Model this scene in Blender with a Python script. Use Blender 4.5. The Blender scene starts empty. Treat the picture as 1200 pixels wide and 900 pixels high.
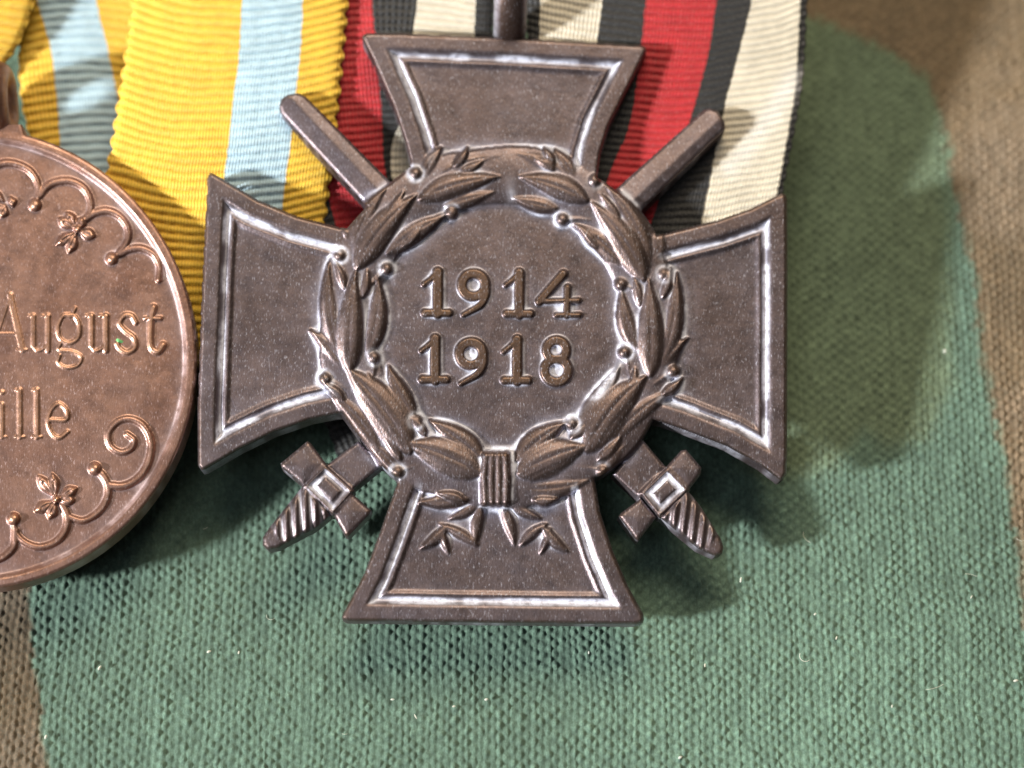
import bpy, math
import numpy as np
from mathutils import Vector, Matrix

# ------------------------------------------------------------------ frame
# The layout is drafted in photograph pixels (1200 x 900) on the tilted planes
# the medals really lie in; S turns a pixel at that distance into metres.
S = 5.5e-5                      # metres per pixel (the cross is 38 mm wide)
D = 2400.0                      # camera distance in pixels (13 cm)
TAU = math.radians(20)          # camera tilt from straight above the cloth
ZC = -109.6                      # where the cloth lies under the medals
ct, st = math.cos(TAU), math.sin(TAU)
RX = np.array([[1, 0, 0], [0, ct, -st], [0, st, ct]])
OFF = np.array([0, 0, -ZC * ct])


def to_world(F):
    """drafting frame (x right, y up, z to the camera, pixels) -> metres, cloth level"""
    return (np.asarray(F, float) @ RX.T + OFF) * S


def dir_world(F):
    return np.asarray(F, float) @ RX.T


scene = bpy.context.scene
COL = scene.collection

# ------------------------------------------------------------------ camera
cam_d = bpy.data.cameras.new('camera')
cam = bpy.data.objects.new('camera', cam_d)
COL.objects.link(cam)
cam_d.sensor_width = 36.0
cam_d.lens = 36.0 * D / 1200.0
cam_d.clip_start = 0.002
cam_d.clip_end = 20.0
cam.location = Vector(to_world([0, 0, D]))
cam.rotation_euler = (TAU, 0, 0)
cam_d.dof.use_dof = True
cam_d.dof.focus_distance = (D - 12) * S
cam_d.dof.aperture_fstop = 16.0
scene.camera = cam

# ------------------------------------------------------------------ light
world = bpy.data.worlds.new('World')
scene.world = world
world.use_nodes = True
wbg = world.node_tree.nodes['Background']
wbg.inputs[0].default_value = (0.78, 0.80, 0.86, 1)
wbg.inputs[1].default_value = 0.04


def area(name, frame_dir, dist, size, watts, color, aim=(0, 0, 0), size_y=None):
    d = np.array(frame_dir, float)
    d /= np.linalg.norm(d)
    a = to_world(aim)
    loc = a + dir_world(d) * dist
    l = bpy.data.lights.new(name, 'AREA')
    l.energy = watts
    l.color = color
    l.size = size
    if size_y:
        l.shape = 'RECTANGLE'
        l.size_y = size_y
    o = bpy.data.objects.new(name, l)
    COL.objects.link(o)
    o.location = Vector(loc)
    o.rotation_euler = Vector(a - loc).to_track_quat('-Z', 'Y').to_euler()
    return o


area('desk_lamp', (-121, -16, 74), 0.60, 0.045, 8.8, (0.96, 0.99, 1.0))
area('window', (0.06, 0.89, 0.49), 1.0, 0.70, 11.0, (1.0, 0.87, 0.66), size_y=0.50)
area('overhead_fill', (-0.30, 0.12, 0.95), 1.2, 0.60, 1.6, (0.82, 0.89, 1.0))  # added cool overhead fill, no lamp seen there; lightens the metal

scene.view_settings.view_transform = 'Standard'
scene.view_settings.look = 'None'
scene.view_settings.gamma = 1.0
scene.view_settings.exposure = 0.0
scene.render.engine = 'CYCLES'

# ------------------------------------------------------------------ numpy helpers
rng = np.random.default_rng(7)
_tabs = {}


def vnoise(x, y, scale, seed=0):
    """smooth value noise in 0..1"""
    if seed not in _tabs:
        _tabs[seed] = np.random.default_rng(1000 + seed).random((256, 256))
    t = _tabs[seed]
    u = np.asarray(x, float) / scale + 1000.0
    v = np.asarray(y, float) / scale + 1000.0
    i = np.floor(u).astype(int)
    j = np.floor(v).astype(int)
    a = u - i
    b = v - j
    a = a * a * (3 - 2 * a)
    b = b * b * (3 - 2 * b)
    g = lambda p, q: t[q % 256, p % 256]
    return (g(i, j) * (1 - a) + g(i + 1, j) * a) * (1 - b) + (g(i, j + 1) * (1 - a) + g(i + 1, j + 1) * a) * b


def fbm(x, y, scale, seed=0, n=3):
    s = 0
    a = 0.5
    tot = 0
    for k in range(n):
        s = s + a * vnoise(x, y, scale / 2 ** k, seed + k)
        tot += a
        a *= 0.5
    return s / tot


def sstep(a, b, x):
    t = np.clip((x - a) / (b - a), 0, 1)
    return t * t * (3 - 2 * t)


def blur(A, sig):
    r = max(1, int(3 * sig))
    k = np.exp(-0.5 * (np.arange(-r, r + 1) / sig) ** 2)
    k /= k.sum()
    B = np.pad(A, ((r, r), (r, r)), mode='edge')
    out = np.zeros((A.shape[0], B.shape[1]))
    for i, w in enumerate(k):
        out += w * B[i:i + A.shape[0], :]
    out2 = np.zeros_like(A)
    for i, w in enumerate(k):
        out2 += w * out[:, i:i + A.shape[1]]
    return out2


def poly_sdf(X, Y, pts):
    pts = np.asarray(pts, float)
    d2 = np.full(X.shape, 1e12)
    inside = np.zeros(X.shape, bool)
    n = len(pts)
    for i in range(n):
        ax, ay = pts[i]
        bx, by = pts[(i + 1) % n]
        ex, ey = bx - ax, by - ay
        wx, wy = X - ax, Y - ay
        t = np.clip((wx * ex + wy * ey) / (ex * ex + ey * ey + 1e-12), 0, 1)
        d2 = np.minimum(d2, (wx - t * ex) ** 2 + (wy - t * ey) ** 2)
        if ay != by:
            c = ((ay > Y) != (by > Y)) & (X < ax + (Y - ay) / (by - ay) * ex)
            inside ^= c
    d = np.sqrt(d2)
    return np.where(inside, -d, d)


def line_dist(X, Y, pts):
    """distance to a polyline and the 0..1 run along it"""
    pts = np.asarray(pts, float)
    L = np.r_[0, np.cumsum(np.hypot(*np.diff(pts, axis=0).T))]
    best = np.full(X.shape, 1e12)
    run = np.zeros(X.shape)
    for i in range(len(pts) - 1):
        ax, ay = pts[i]
        ex, ey = pts[i + 1] - pts[i]
        l2 = ex * ex + ey * ey + 1e-12
        t = np.clip(((X - ax) * ex + (Y - ay) * ey) / l2, 0, 1)
        d2 = (X - ax - t * ex) ** 2 + (Y - ay - t * ey) ** 2
        m = d2 < best
        best = np.where(m, d2, best)
        run = np.where(m, (L[i] + t * (L[i + 1] - L[i])) / L[-1], run)
    return np.sqrt(best), run


def smooth_line(pts, n=8):
    p = np.asarray(pts, float)
    q = np.vstack([2 * p[0] - p[1], p, 2 * p[-1] - p[-2]])
    out = []
    for i in range(1, len(q) - 2):
        for k in range(n):
            t = k / n
            out.append(0.5 * ((2 * q[i]) + (-q[i - 1] + q[i + 1]) * t + (2 * q[i - 1] - 5 * q[i] + 4 * q[i + 1] - q[i + 2]) * t * t
                              + (-q[i - 1] + 3 * q[i] - 3 * q[i + 1] + q[i + 2]) * t ** 3))
    out.append(p[-1])
    return np.array(out)


# ------------------------------------------------------------------ planes the things lie in
class Plane:
    def __init__(self, point, pitch, yaw):
        n = np.array([math.tan(math.radians(yaw)), math.tan(math.radians(pitch)), 1.0])
        self.n = n / np.linalg.norm(n)
        self.p = np.array(point, float)
        self.C = np.array([0, 0, D])

    def at(self, px, py, h=0.0):
        """the point of the plane raised by h that a photograph pixel shows"""
        px, py, h = np.broadcast_arrays(np.asarray(px, float), np.asarray(py, float), np.asarray(h, float))
        r = np.stack([(px - 600) / D, (450 - py) / D, -np.ones(px.shape)], -1)
        k = ((self.p - self.C) @ self.n + h) / (r @ self.n)
        return self.C + r * k[..., None]


CROSS = Plane((0, 0, 0), 12.0, 1.5)
DISC = Plane((0, 0, -12), 13.0, 2.0)

# ------------------------------------------------------------------ objects


def tag(o, label=None, cat=None, group=None, kind=None):
    if label: o['label'] = label
    if cat: o['category'] = cat
    if group: o['group'] = group
    if kind: o['kind'] = kind
    return o


def empty(name, loc):
    o = bpy.data.objects.new(name, None)
    o.empty_display_size = 0.003
    COL.objects.link(o)
    o.location = Vector(loc)
    return o


def mesh_obj(name, V, faces, mat, parent=None, origin=None, normals=None, attrs=None, uv=None, colors=None, smooth=True):
    """V in metres (world); origin is subtracted so that parts sit in their thing's frame"""
    V = np.asarray(V, float)
    if origin is not None:
        V = V - np.asarray(origin)
    F = np.asarray(faces, np.int32)
    me = bpy.data.meshes.new(name)
    nv, (nf, k) = len(V), F.shape
    me.vertices.add(nv)
    me.vertices.foreach_set('co', V.astype(np.float32).ravel())
    me.loops.add(nf * k)
    me.loops.foreach_set('vertex_index', F.ravel())
    me.polygons.add(nf)
    me.polygons.foreach_set('loop_start', np.arange(0, nf * k, k, dtype=np.int32))
    me.update(calc_edges=True)
    me.polygons.foreach_set('use_smooth', np.full(nf, smooth))
    for an, av in (attrs or {}).items():
        at = me.attributes.new(an, 'FLOAT', 'POINT')
        at.data.foreach_set('value', np.asarray(av, np.float32))
    if colors is not None:
        at = me.attributes.new('tint', 'FLOAT_COLOR', 'POINT')
        c = np.ones((nv, 4), np.float32)
        c[:, :3] = colors
        at.data.foreach_set('color', c.ravel())
    if uv is not None:
        ul = me.uv_layers.new(name='weave')
        ul.data.foreach_set('uv', np.asarray(uv, np.float32)[F.ravel()].ravel())
    if normals is not None:
        N = np.asarray(normals, float)
        N = N / (np.linalg.norm(N, axis=1, keepdims=True) + 1e-12)
        me.normals_split_custom_set_from_vertices(N.astype(np.float32))
    me.materials.append(mat)
    o = bpy.data.objects.new(name, me)
    COL.objects.link(o)
    if parent is not None:
        o.parent = parent
    elif origin is not None:
        o.location = Vector(origin)
    return o


# ------------------------------------------------------------------ materials
def new_mat(name):
    m = bpy.data.materials.new(name)
    m.use_nodes = True
    nt = m.node_tree
    return m, nt, nt.nodes['Principled BSDF']


def node(nt, t, **kw):
    n = nt.nodes.new(t)
    for k, v in kw.items():
        setattr(n, k, v)
    return n


def px_coords(nt, sx=1, sy=1, sz=1):
    """object coordinates counted in drafting pixels"""
    tc = node(nt, 'ShaderNodeTexCoord')
    mp = node(nt, 'ShaderNodeMapping')
    mp.inputs['Scale'].default_value = (sx / S, sy / S, sz / S)
    nt.links.new(tc.outputs['Object'], mp.inputs['Vector'])
    return mp.outputs['Vector']


def noise(nt, vec, scale, detail=3, rough=0.6):
    n = node(nt, 'ShaderNodeTexNoise')
    n.inputs['Scale'].default_value = scale
    n.inputs['Detail'].default_value = detail
    n.inputs['Roughness'].default_value = rough
    nt.links.new(vec, n.inputs['Vector'])
    return n.outputs['Fac']


def maprange(nt, val, a, b, c=0.0, d=1.0):
    n = node(nt, 'ShaderNodeMapRange')
    n.inputs[1].default_value, n.inputs[2].default_value = a, b
    n.inputs[3].default_value, n.inputs[4].default_value = c, d
    nt.links.new(val, n.inputs[0])
    return n.outputs[0]


def math2(nt, op, a, b):
    n = node(nt, 'ShaderNodeMath', operation=op)
    for i, v in enumerate((a, b)):
        if isinstance(v, (int, float)):
            n.inputs[i].default_value = v
        else:
            nt.links.new(v, n.inputs[i])
    return n.outputs[0]


def mixcol(nt, fac, a, b):
    n = node(nt, 'ShaderNodeMix', data_type='RGBA')
    if isinstance(fac, (int, float)):
        n.inputs[0].default_value = fac
    else:
        nt.links.new(fac, n.inputs[0])
    for i, v in ((6, a), (7, b)):
        if isinstance(v, tuple):
            n.inputs[i].default_value = (*v, 1)
        else:
            nt.links.new(v, n.inputs[i])
    return n.outputs[2]


def attr(nt, name, out='Fac'):
    n = node(nt, 'ShaderNodeAttribute', attribute_name=name)
    return n.outputs[out]


def bronze(name, dark, light, bright, residue_col, rough=0.42, metallic=0.85, speck=0.5, film_col=(0.30, 0.30, 0.37), bump=0.38):
    m, nt, bs = new_mat(name)
    L = nt.links
    v = px_coords(nt)
    vs = px_coords(nt, 1.0, 0.34, 0.34)          # brushed up and down
    cloud = noise(nt, v, 0.016, 4)
    base = mixcol(nt, maprange(nt, cloud, 0.35, 0.65), dark, light)
    blot = noise(nt, v, 0.045, 5, 0.75)
    base = mixcol(nt, maprange(nt, blot, 0.52, 0.72, 0, 0.55), base, tuple(c * 0.45 for c in dark))
    fine = noise(nt, v, 0.25, 2)
    base = mixcol(nt, maprange(nt, fine, 0.45, 0.8, 0, 0.35), base, light)
    wear = attr(nt, 'wear')
    base = mixcol(nt, wear, base, bright)
    # pale polish residue in the recesses, and flecks of it that also paint the brushed fields' glints
    res = attr(nt, 'residue')
    rn = noise(nt, v, 0.11, 4, 0.7)
    res = math2(nt, 'MULTIPLY', res, maprange(nt, rn, 0.28, 0.55, 0.25, 1.0))
    streak = noise(nt, vs, 0.62, 2, 0.5)
    fleck = math2(nt, 'MULTIPLY', maprange(nt, streak, 0.58, 0.74, 0, speck), maprange(nt, noise(nt, v, 0.02, 3), 0.3, 0.7, 0.35, 1.0))
    film = math2(nt, 'MULTIPLY', attr(nt, 'film'), maprange(nt, noise(nt, v, 0.05, 5, 0.75), 0.25, 0.7, 0.3, 1.0))
    base = mixcol(nt, film, base, film_col)
    res = math2(nt, 'MAXIMUM', res, fleck)
    col = mixcol(nt, res, base, residue_col)
    L.new(col, bs.inputs['Base Color'])
    L.new(maprange(nt, res, 0, 1, metallic, 0.15), bs.inputs['Metallic'])
    rr = math2(nt, 'ADD', maprange(nt, noise(nt, v, 0.06, 4), 0.3, 0.7, rough - 0.07, rough + 0.1), math2(nt, 'MULTIPLY', res, 0.18))
    L.new(rr, bs.inputs['Roughness'])
    bp = node(nt, 'ShaderNodeBump')
    bp.inputs['Strength'].default_value = bump
    bp.inputs['Distance'].default_value = 1.1 * S
    hh = math2(nt, 'ADD', math2(nt, 'MULTIPLY', noise(nt, vs, 0.5, 2), 0.8), math2(nt, 'MULTIPLY', noise(nt, v, 0.12, 3), 0.7))
    L.new(hh, bp.inputs['Height'])
    L.new(bp.outputs[0], bs.inputs['Normal'])
    return m


M_CROSS = bronze('bronzed_iron', (0.080, 0.052, 0.044), (0.130, 0.087, 0.077), (0.118, 0.068, 0.040), (0.60, 0.60, 0.69), 0.42, 0.82, 0.42, (0.29, 0.27, 0.335))
M_DISC = bronze('copper_bronze', (0.205, 0.098, 0.064), (0.320, 0.172, 0.120), (0.52, 0.275, 0.155), (0.54, 0.42, 0.43), 0.37, 0.78, 0.50, (0.30, 0.22, 0.22), 0.28)


def ribbon_mat(name):
    m, nt, bs = new_mat(name)
    L = nt.links
    uvn = node(nt, 'ShaderNodeUVMap', uv_map='weave')
    mp = node(nt, 'ShaderNodeMapping')
    mp.inputs['Scale'].default_value = (1, 1, 1)
    L.new(uvn.outputs[0], mp.inputs[0])
    wv = node(nt, 'ShaderNodeTexWave', wave_type='BANDS', bands_direction='X', wave_profile='SIN')
    wv.inputs['Scale'].default_value = 0.314 / 3.6 * 10 / 10
    wv.inputs['Distortion'].default_value = 0.6
    wv.inputs['Detail'].default_value = 1
    wv.inputs['Detail Scale'].default_value = 0.3
    L.new(mp.outputs[0], wv.inputs['Vector'])
    tint = attr(nt, 'tint', 'Color')
    n1 = noise(nt, mp.outputs[0], 0.05, 4, 0.7)
    hs = node(nt, 'ShaderNodeHueSaturation')
    L.new(tint, hs.inputs['Color'])
    L.new(maprange(nt, n1, 0.3, 0.7, 0.86, 1.10), hs.inputs['Value'])
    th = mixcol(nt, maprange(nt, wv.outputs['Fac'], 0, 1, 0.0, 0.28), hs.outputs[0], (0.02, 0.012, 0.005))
    n2 = noise(nt, mp.outputs[0], 0.35, 2)
    th2 = mixcol(nt, maprange(nt, n2, 0.5, 0.8, 0, 0.06), th, (0.9, 0.85, 0.8))
    L.new(th2, bs.inputs['Base Color'])
    bs.inputs['Roughness'].default_value = 0.62
    bs.inputs['Sheen Weight'].default_value = 0.15
    bs.inputs['Specular IOR Level'].default_value = 0.4
    bp = node(nt, 'ShaderNodeBump')
    bp.inputs['Strength'].default_value = 0.6
    bp.inputs['Distance'].default_value = 1.2 * S
    L.new(math2(nt, 'ADD', math2(nt, 'MULTIPLY', wv.outputs['Fac'], -1.0), math2(nt, 'MULTIPLY', n2, 0.8)), bp.inputs['Height'])
    L.new(bp.outputs[0], bs.inputs['Normal'])
    return m


M_RIBBON = ribbon_mat('woven_silk')


def cloth_mat():
    m, nt, bs = new_mat('printed_canvas')
    L = nt.links
    v = px_coords(nt)
    tint = attr(nt, 'tint', 'Color')
    n1 = noise(nt, v, 0.30, 3, 0.7)
    lt = node(nt, 'ShaderNodeHueSaturation')
    lt.inputs['Value'].default_value = 1.9
    lt.inputs['Saturation'].default_value = 0.85
    L.new(tint, lt.inputs['Color'])
    col = mixcol(nt, maprange(nt, n1, 0.42, 0.8, 0.0, 0.5), tint, lt.outputs[0])
    n3 = noise(nt, px_coords(nt, 1, 0.5, 1), 0.42, 3, 0.75)
    col = mixcol(nt, maprange(nt, n3, 0.35, 0.6, 0.45, 0.0), col, (0.03, 0.045, 0.035))
    L.new(col, bs.inputs['Base Color'])
    bs.inputs['Roughness'].default_value = 0.85
    bs.inputs['Sheen Weight'].default_value = 0.12
    bs.inputs['Sheen Roughness'].default_value = 0.5
    bs.inputs['Specular IOR Level'].default_value = 0.25
    bp = node(nt, 'ShaderNodeBump')
    bp.inputs['Strength'].default_value = 0.7
    bp.inputs['Distance'].default_value = 1.8 * S
    L.new(noise(nt, px_coords(nt, 1, 0.5, 1), 0.5, 3, 0.75), bp.inputs['Height'])
    L.new(bp.outputs[0], bs.inputs['Normal'])
    return m


M_CLOTH = cloth_mat()

# ------------------------------------------------------------------ cloth (woven threads are real relief)
GREEN = np.array([0.108, 0.176, 0.128])
OLIVE_SHADE = np.array([0.150, 0.185, 0.098])
BROWN = np.array([0.190, 0.128, 0.072])


def pixel_of_cloth(x, y, z=0.0):
    """which photograph pixel shows a cloth point (pixels of cloth) - to draft the printed pattern"""
    W = np.stack([x, y, np.zeros_like(x) + z], -1) - OFF
    F = W @ RX
    k = D / (D - F[..., 2])
    return 600 + F[..., 0] * k, 450 - F[..., 1] * k


def build_cloth():
    P, Q = 7.8, 13.2
    nth = 236
    sub = 5
    rows = int(1780 / Q * 5)
    c = np.arange(nth * sub + 1) / sub                      # thread coordinate
    r = np.arange(rows + 1) / 5.0                           # bead coordinate
    Cc, Rr = np.meshgrid(c, r)
    ti = np.floor(Cc).astype(int)
    # rough layout
    x0 = (Cc - nth / 2) * P - 20
    y0 = (Rr - rows / 10) * Q + 40
    wob = (fbm(x0, y0, 90, 3) - 0.5) * 9 + (fbm(x0 * 4, y0, 30, 5, 2) - 0.5) * 4.0
    x = x0 + wob + 0.012 * y0
    y = y0 + (fbm(x0, y0, 120, 9) - 0.5) * 16
    # weave: each thread dives under the cross threads, neighbours in turn
    ph = np.random.default_rng(3).random(nth + 2) * 0.5
    amp = 0.8 + 0.4 * np.random.default_rng(4).random(nth + 2)
    f = Cc - ti
    across = 0.42 + 0.58 * np.clip(np.sin(np.pi * np.clip(f, 0, 1)), 0, 1)
    across[:, ::sub] = 0.34
    along = 0.5 + 0.5 * np.cos(2 * np.pi * Rr * (1 + 0.0) + np.pi * (ti % 2) + 2 * np.pi * (ph[ti % nth] * 0.4 + 0.6 * (fbm(x0 * 2.6, y0, 60, 12, 3) - 0.5)))
    bead = np.floor(Rr + 0.5 * (ti % 2)).astype(int)
    rnd = np.random.default_rng(5).random((64, 64))
    br = rnd[bead % 64, ti % 64]
    h = across * (0.14 + 0.86 * along ** 0.65) * 3.3 * amp[ti % nth] * (0.6 + 0.8 * vnoise(x0 * 1.6, y0, 13, 30))
    weft = (1 - along) ** 2.0 * (1 - 0.45 * np.abs(2 * f - 1)) * 1.0 * (0.7 + 0.6 * vnoise(x0, y0, 17, 33))
    h = np.maximum(h, weft)
    h = h + (fbm(x0, y0, 420, 17, 2) - 0.5) * 10
    h = h - 5.0
    # brown camouflage print: woven-in dye, drafted where the photograph shows it
    px, py = pixel_of_cloth(x, y)
    nx = (fbm(px, py, 60, 21) - 0.5) * 26
    ny = (fbm(px, py, 60, 25) - 0.5) * 26
    brown_r = [(930, -200), (930, 8), (985, 28), (1040, 58), (1088, 88), (1106, 140), (1113, 200), (1124, 250), (1135, 300),
               (1145, 350), (1158, 430), (1170, 520), (1184, 565), (1196, 640), (1206, 760), (1230, 1000), (1800, 1000), (1800, -400)]
    dR = poly_sdf(px + nx * 0.8, py + ny * 0.8, brown_r) + (br - 0.5) * 9
    brown_l = [(-500, 300), (40, 300), (33, 560), (30, 690), (38, 780), (46, 850), (60, 900), (75, 960), (110, 1100), (-500, 1100)]
    dL = poly_sdf(px + nx * 0.6, py + ny * 0.6, brown_l) + (br - 0.5) * 7
    wR = 1 - sstep(-7, 9, dR)
    wL = 1 - sstep(-4, 5, dL)
    wB = np.maximum(wR, wL)
    shade_area = [(880, -50), (1000, -50), (1105, 100), (1110, 330), (1120, 440), (1085, 515), (1040, 520), (1010, 500), (985, 545), (940, 560), (860, 540), (860, 300)]  # cross and ribbon shadow area: its warm light painted olive into the cloth
    wO = (1 - sstep(-14, 16, poly_sdf(px + nx, py + ny, shade_area))) * 0.65
    col = GREEN * (0.9 + 0.25 * fbm(x0, y0, 130, 40)[..., None])
    olive = OLIVE_SHADE * (0.9 + 0.25 * fbm(x0, y0, 90, 44)[..., None])
    br1 = BROWN * (0.8 + 0.4 * fbm(x0, y0, 70, 48)[..., None])
    pale = sstep(0.52, 0.75, fbm(x0 * 0.7, y0, 110, 52))[..., None]
    br1 = br1 * (1 - 0.4 * pale) + np.array([0.29, 0.215, 0.155]) * 0.4 * pale
    br1 = br1 * (1 - 0.30 * wL[..., None])
    col = col * (1 - wO[..., None]) + olive * wO[..., None]
    col = col * (1 - wB[..., None]) + br1 * wB[..., None]
    col = col * (0.84 + 0.30 * br[..., None]) * (0.9 + 0.2 * vnoise(x0, y0, 5, 60)[..., None])
    # paler crowns of the threads, darker between them
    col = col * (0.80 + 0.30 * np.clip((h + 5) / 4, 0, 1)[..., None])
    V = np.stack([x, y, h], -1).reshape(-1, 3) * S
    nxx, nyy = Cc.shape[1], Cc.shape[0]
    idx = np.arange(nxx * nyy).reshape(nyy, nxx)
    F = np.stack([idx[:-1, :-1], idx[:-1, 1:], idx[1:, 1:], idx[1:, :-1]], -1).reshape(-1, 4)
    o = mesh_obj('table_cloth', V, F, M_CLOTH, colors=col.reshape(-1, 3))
    tag(o, 'coarse green and brown camouflage cloth under the medals', None, kind='structure')
    return o


build_cloth()


# ------------------------------------------------------------------ struck relief
class Relief:
    """a height map on the medal's face, cut into named parts"""

    def __init__(self, x0, y0, x1, y1, g=1.0):
        self.g = g
        xs = np.arange(x0, x1 + g, g)
        ys = np.arange(y0, y1 + g, g)
        self.X, self.Y = np.meshgrid(xs, ys)
        self.x0, self.y0 = x0, y0
        self.H = np.zeros(self.X.shape)
        self.lab = np.zeros(self.X.shape, np.int32)
        self.parts = [None]
        self.extra = np.zeros(self.X.shape)     # residue with a place of its own

    def part(self, name, parent=0, label=None):
        self.parts.append((name, parent, label))
        return len(self.parts) - 1

    def win(self, x0, y0, x1, y1):
        i0 = max(0, int((y0 - self.y0) / self.g))
        i1 = min(self.X.shape[0], int((y1 - self.y0) / self.g) + 2)
        j0 = max(0, int((x0 - self.x0) / self.g))
        j1 = min(self.X.shape[1], int((x1 - self.x0) / self.g) + 2)
        return slice(i0, max(i0, i1)), slice(j0, max(j0, j1))

    def put(self, w, hf, lab, minlift=0.6):
        H = self.H[w]
        m = hf > H
        if lab:
            self.lab[w] = np.where(hf > H + minlift, lab, self.lab[w])
        self.H[w] = np.where(m, hf, H)

    def leaf(self, base, tip, width, h, z0, lab, bend=0.0, rib=1.0, fat=0.75):
        b = np.array(base, float)
        t = np.array(tip, float)
        d = t - b
        Lg = np.hypot(*d)
        d /= Lg
        m = width + abs(bend) + 4
        w = self.win(min(b[0], t[0]) - m, min(b[1], t[1]) - m, max(b[0], t[0]) + m, max(b[1], t[1]) + m)
        X, Y = self.X[w], self.Y[w]
        a = ((X - b[0]) * d[0] + (Y - b[1]) * d[1]) / Lg
        s = -(X - b[0]) * d[1] + (Y - b[1]) * d[0]
        a_c = np.clip(a, 0, 1)
        s = s - bend * 4 * a_c * (1 - a_c)
        hw = width * 0.5 * np.sin(np.pi * a_c ** fat) ** 0.85 + 1e-3
        q = np.abs(s) / hw
        ok = (a > 0) & (a < 1) & (q < 1)
        prof = np.clip(1 - q ** 2.2, 0, 1) ** 0.72
        run = 0.45 + 0.55 * np.sin(np.pi * np.clip(a_c * 0.92 + 0.04, 0, 1)) ** 0.6
        hf = z0 + h * prof * run
        hf = hf - rib * 1.5 * np.exp(-(s / 1.5) ** 2) * sstep(0.05, 0.3, a_c) * (1 - sstep(0.8, 1.0, a_c))
        hf = hf + rib * 0.22 * np.sin(s * 0.9 + 1.0)
        self.put(w, np.where(ok, hf, -99), lab)

    def dome(self, c, r, h, z0, lab):
        w = self.win(c[0] - r - 2, c[1] - r - 2, c[0] + r + 2, c[1] + r + 2)
        d = np.hypot(self.X[w] - c[0], self.Y[w] - c[1]) / r
        self.put(w, np.where(d < 1, z0 + h * np.sqrt(np.clip(1 - d * d, 0, 1)), -99), lab)

    def stroke(self, pts, r, h, z0, lab, flat=False, taper=None):
        p = np.asarray(pts, float)
        m = r + 3
        w = self.win(p[:, 0].min() - m, p[:, 1].min() - m, p[:, 0].max() + m, p[:, 1].max() + m)
        d, run = line_dist(self.X[w], self.Y[w], p)
        rr = r * (1 - (1 - taper) * run) if taper is not None else r
        q = d / rr
        prof = sstep(0, 1, np.clip((1 - q) * r / 2.8, 0, 1)) if flat else np.sqrt(np.clip(1 - q * q, 0, 1))
        self.put(w, np.where(q < 1, z0 + h * prof, -99), lab)

    def build(self, plane, sdf, T, root, origin, mat, round_r=4.0, back='back', res_gain=1.0, soft=0.75):
        X, Y, g = self.X.copy(), self.Y.copy(), self.g
        H = blur(self.H, soft)
        gy, gx = np.gradient(sdf, g)
        gl = np.hypot(gx, gy) + 1e-9
        gx /= gl
        gy /= gl
        d = -sdf
        t = np.clip(d, 0, round_r)
        H = H - (round_r - np.sqrt(np.clip(round_r ** 2 - (round_r - t) ** 2, 0, None))) * 0.9
        sc = 0.25 * (sdf[:-1, :-1] + sdf[1:, :-1] + sdf[:-1, 1:] + sdf[1:, 1:])
        inc = sc < 0
        pad = np.pad(inc, 1)
        vin = pad[:-1, :-1].astype(int) + pad[1:, :-1] + pad[:-1, 1:] + pad[1:, 1:]
        edge = (vin > 0) & (vin < 4)
        mv = np.where(edge & (np.abs(sdf) < 1.6 * g), sdf, 0)
        X -= mv * gx
        Y -= mv * gy
        # recesses hold residue, crowns are worn bright
        hole = blur(H, 5.0) - H
        hole2 = blur(H, 2.2) - H
        res = sstep(0.7, 2.3, hole) * 0.75 + sstep(0.35, 1.2, hole2) * 0.28
        res = res * sstep(3, 9, d) + self.extra
        res = np.clip(res * res_gain * (0.15 + 1.15 * sstep(0.30, 0.66, fbm(X, Y, 30, 70))), 0, 1)
        film = np.clip((sstep(0.0, 3.2, blur(H, 10.0) - H) * 0.80 + 0.24) * (0.4 + 0.9 * fbm(X, Y, 60, 78)), 0, 0.8)
        wear = np.clip(sstep(0.6, 2.2, -hole2) + sstep(1.5, 4.0, -hole) * 0.5, 0, 1) * (0.35 + 0.8 * fbm(X, Y, 50, 75))
        # struck tops keep their bare brown metal, free of film
        bare = np.array([{'numeral': 0.9, 'letter': 0.5, 'leaf': 0.40, 'berry': 0.4, 'ribbon_bow': 0.3}.get(p[0] if p else '', 0.0) for p in self.parts])[self.lab]
        bare = blur(bare, 1.5) * sstep(-0.6, 0.5, -hole2 + 0.2)
        wear = np.clip(np.maximum(wear, bare * (0.5 + 0.7 * fbm(X, Y, 40, 84))), 0, 1)
        film = film * (1 - 0.9 * np.clip(bare, 0, 1))
        Pf = plane.at(X, Y, H)
        dy, dx = np.gradient(Pf, axis=(0, 1))
        N = np.cross(dx, dy)
        N *= np.sign(N[..., 2:3] + 1e-12)
        N /= np.linalg.norm(N, axis=-1, keepdims=True) + 1e-12
        # flat reading at the outline
        Nw = dir_world(N)
        Pw = to_world(Pf)
        Pb = to_world(plane.at(X, Y, 0) - plane.n * T)
        out = gx[..., None] * np.array([1, 0, 0]) - gy[..., None] * np.array([0, 1, 0])
        Ow = dir_world(out - (out @ plane.n)[..., None] * plane.n)
        clab = self.lab[:-1, :-1]
        objs = {0: root}
        made = []
        idx = np.arange(X.size).reshape(X.shape)
        quad = np.stack([idx[1:, :-1], idx[1:, 1:], idx[:-1, 1:], idx[:-1, :-1]], -1)
        ip = np.pad(inc, 1)
        open_t = inc & ~ip[:-2, 1:-1]
        open_b = inc & ~ip[2:, 1:-1]
        open_l = inc & ~ip[1:-1, :-2]
        open_r = inc & ~ip[1:-1, 2:]
        Vf, Nf, Bf, Of = Pw.reshape(-1, 3), Nw.reshape(-1, 3), Pb.reshape(-1, 3), Ow.reshape(-1, 3)
        rf, wf, ff = res.ravel(), wear.ravel(), film.ravel()
        wallres = (sstep(0.45, 0.7, fbm(X, Y, 26, 80)) * 0.7).ravel()
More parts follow.
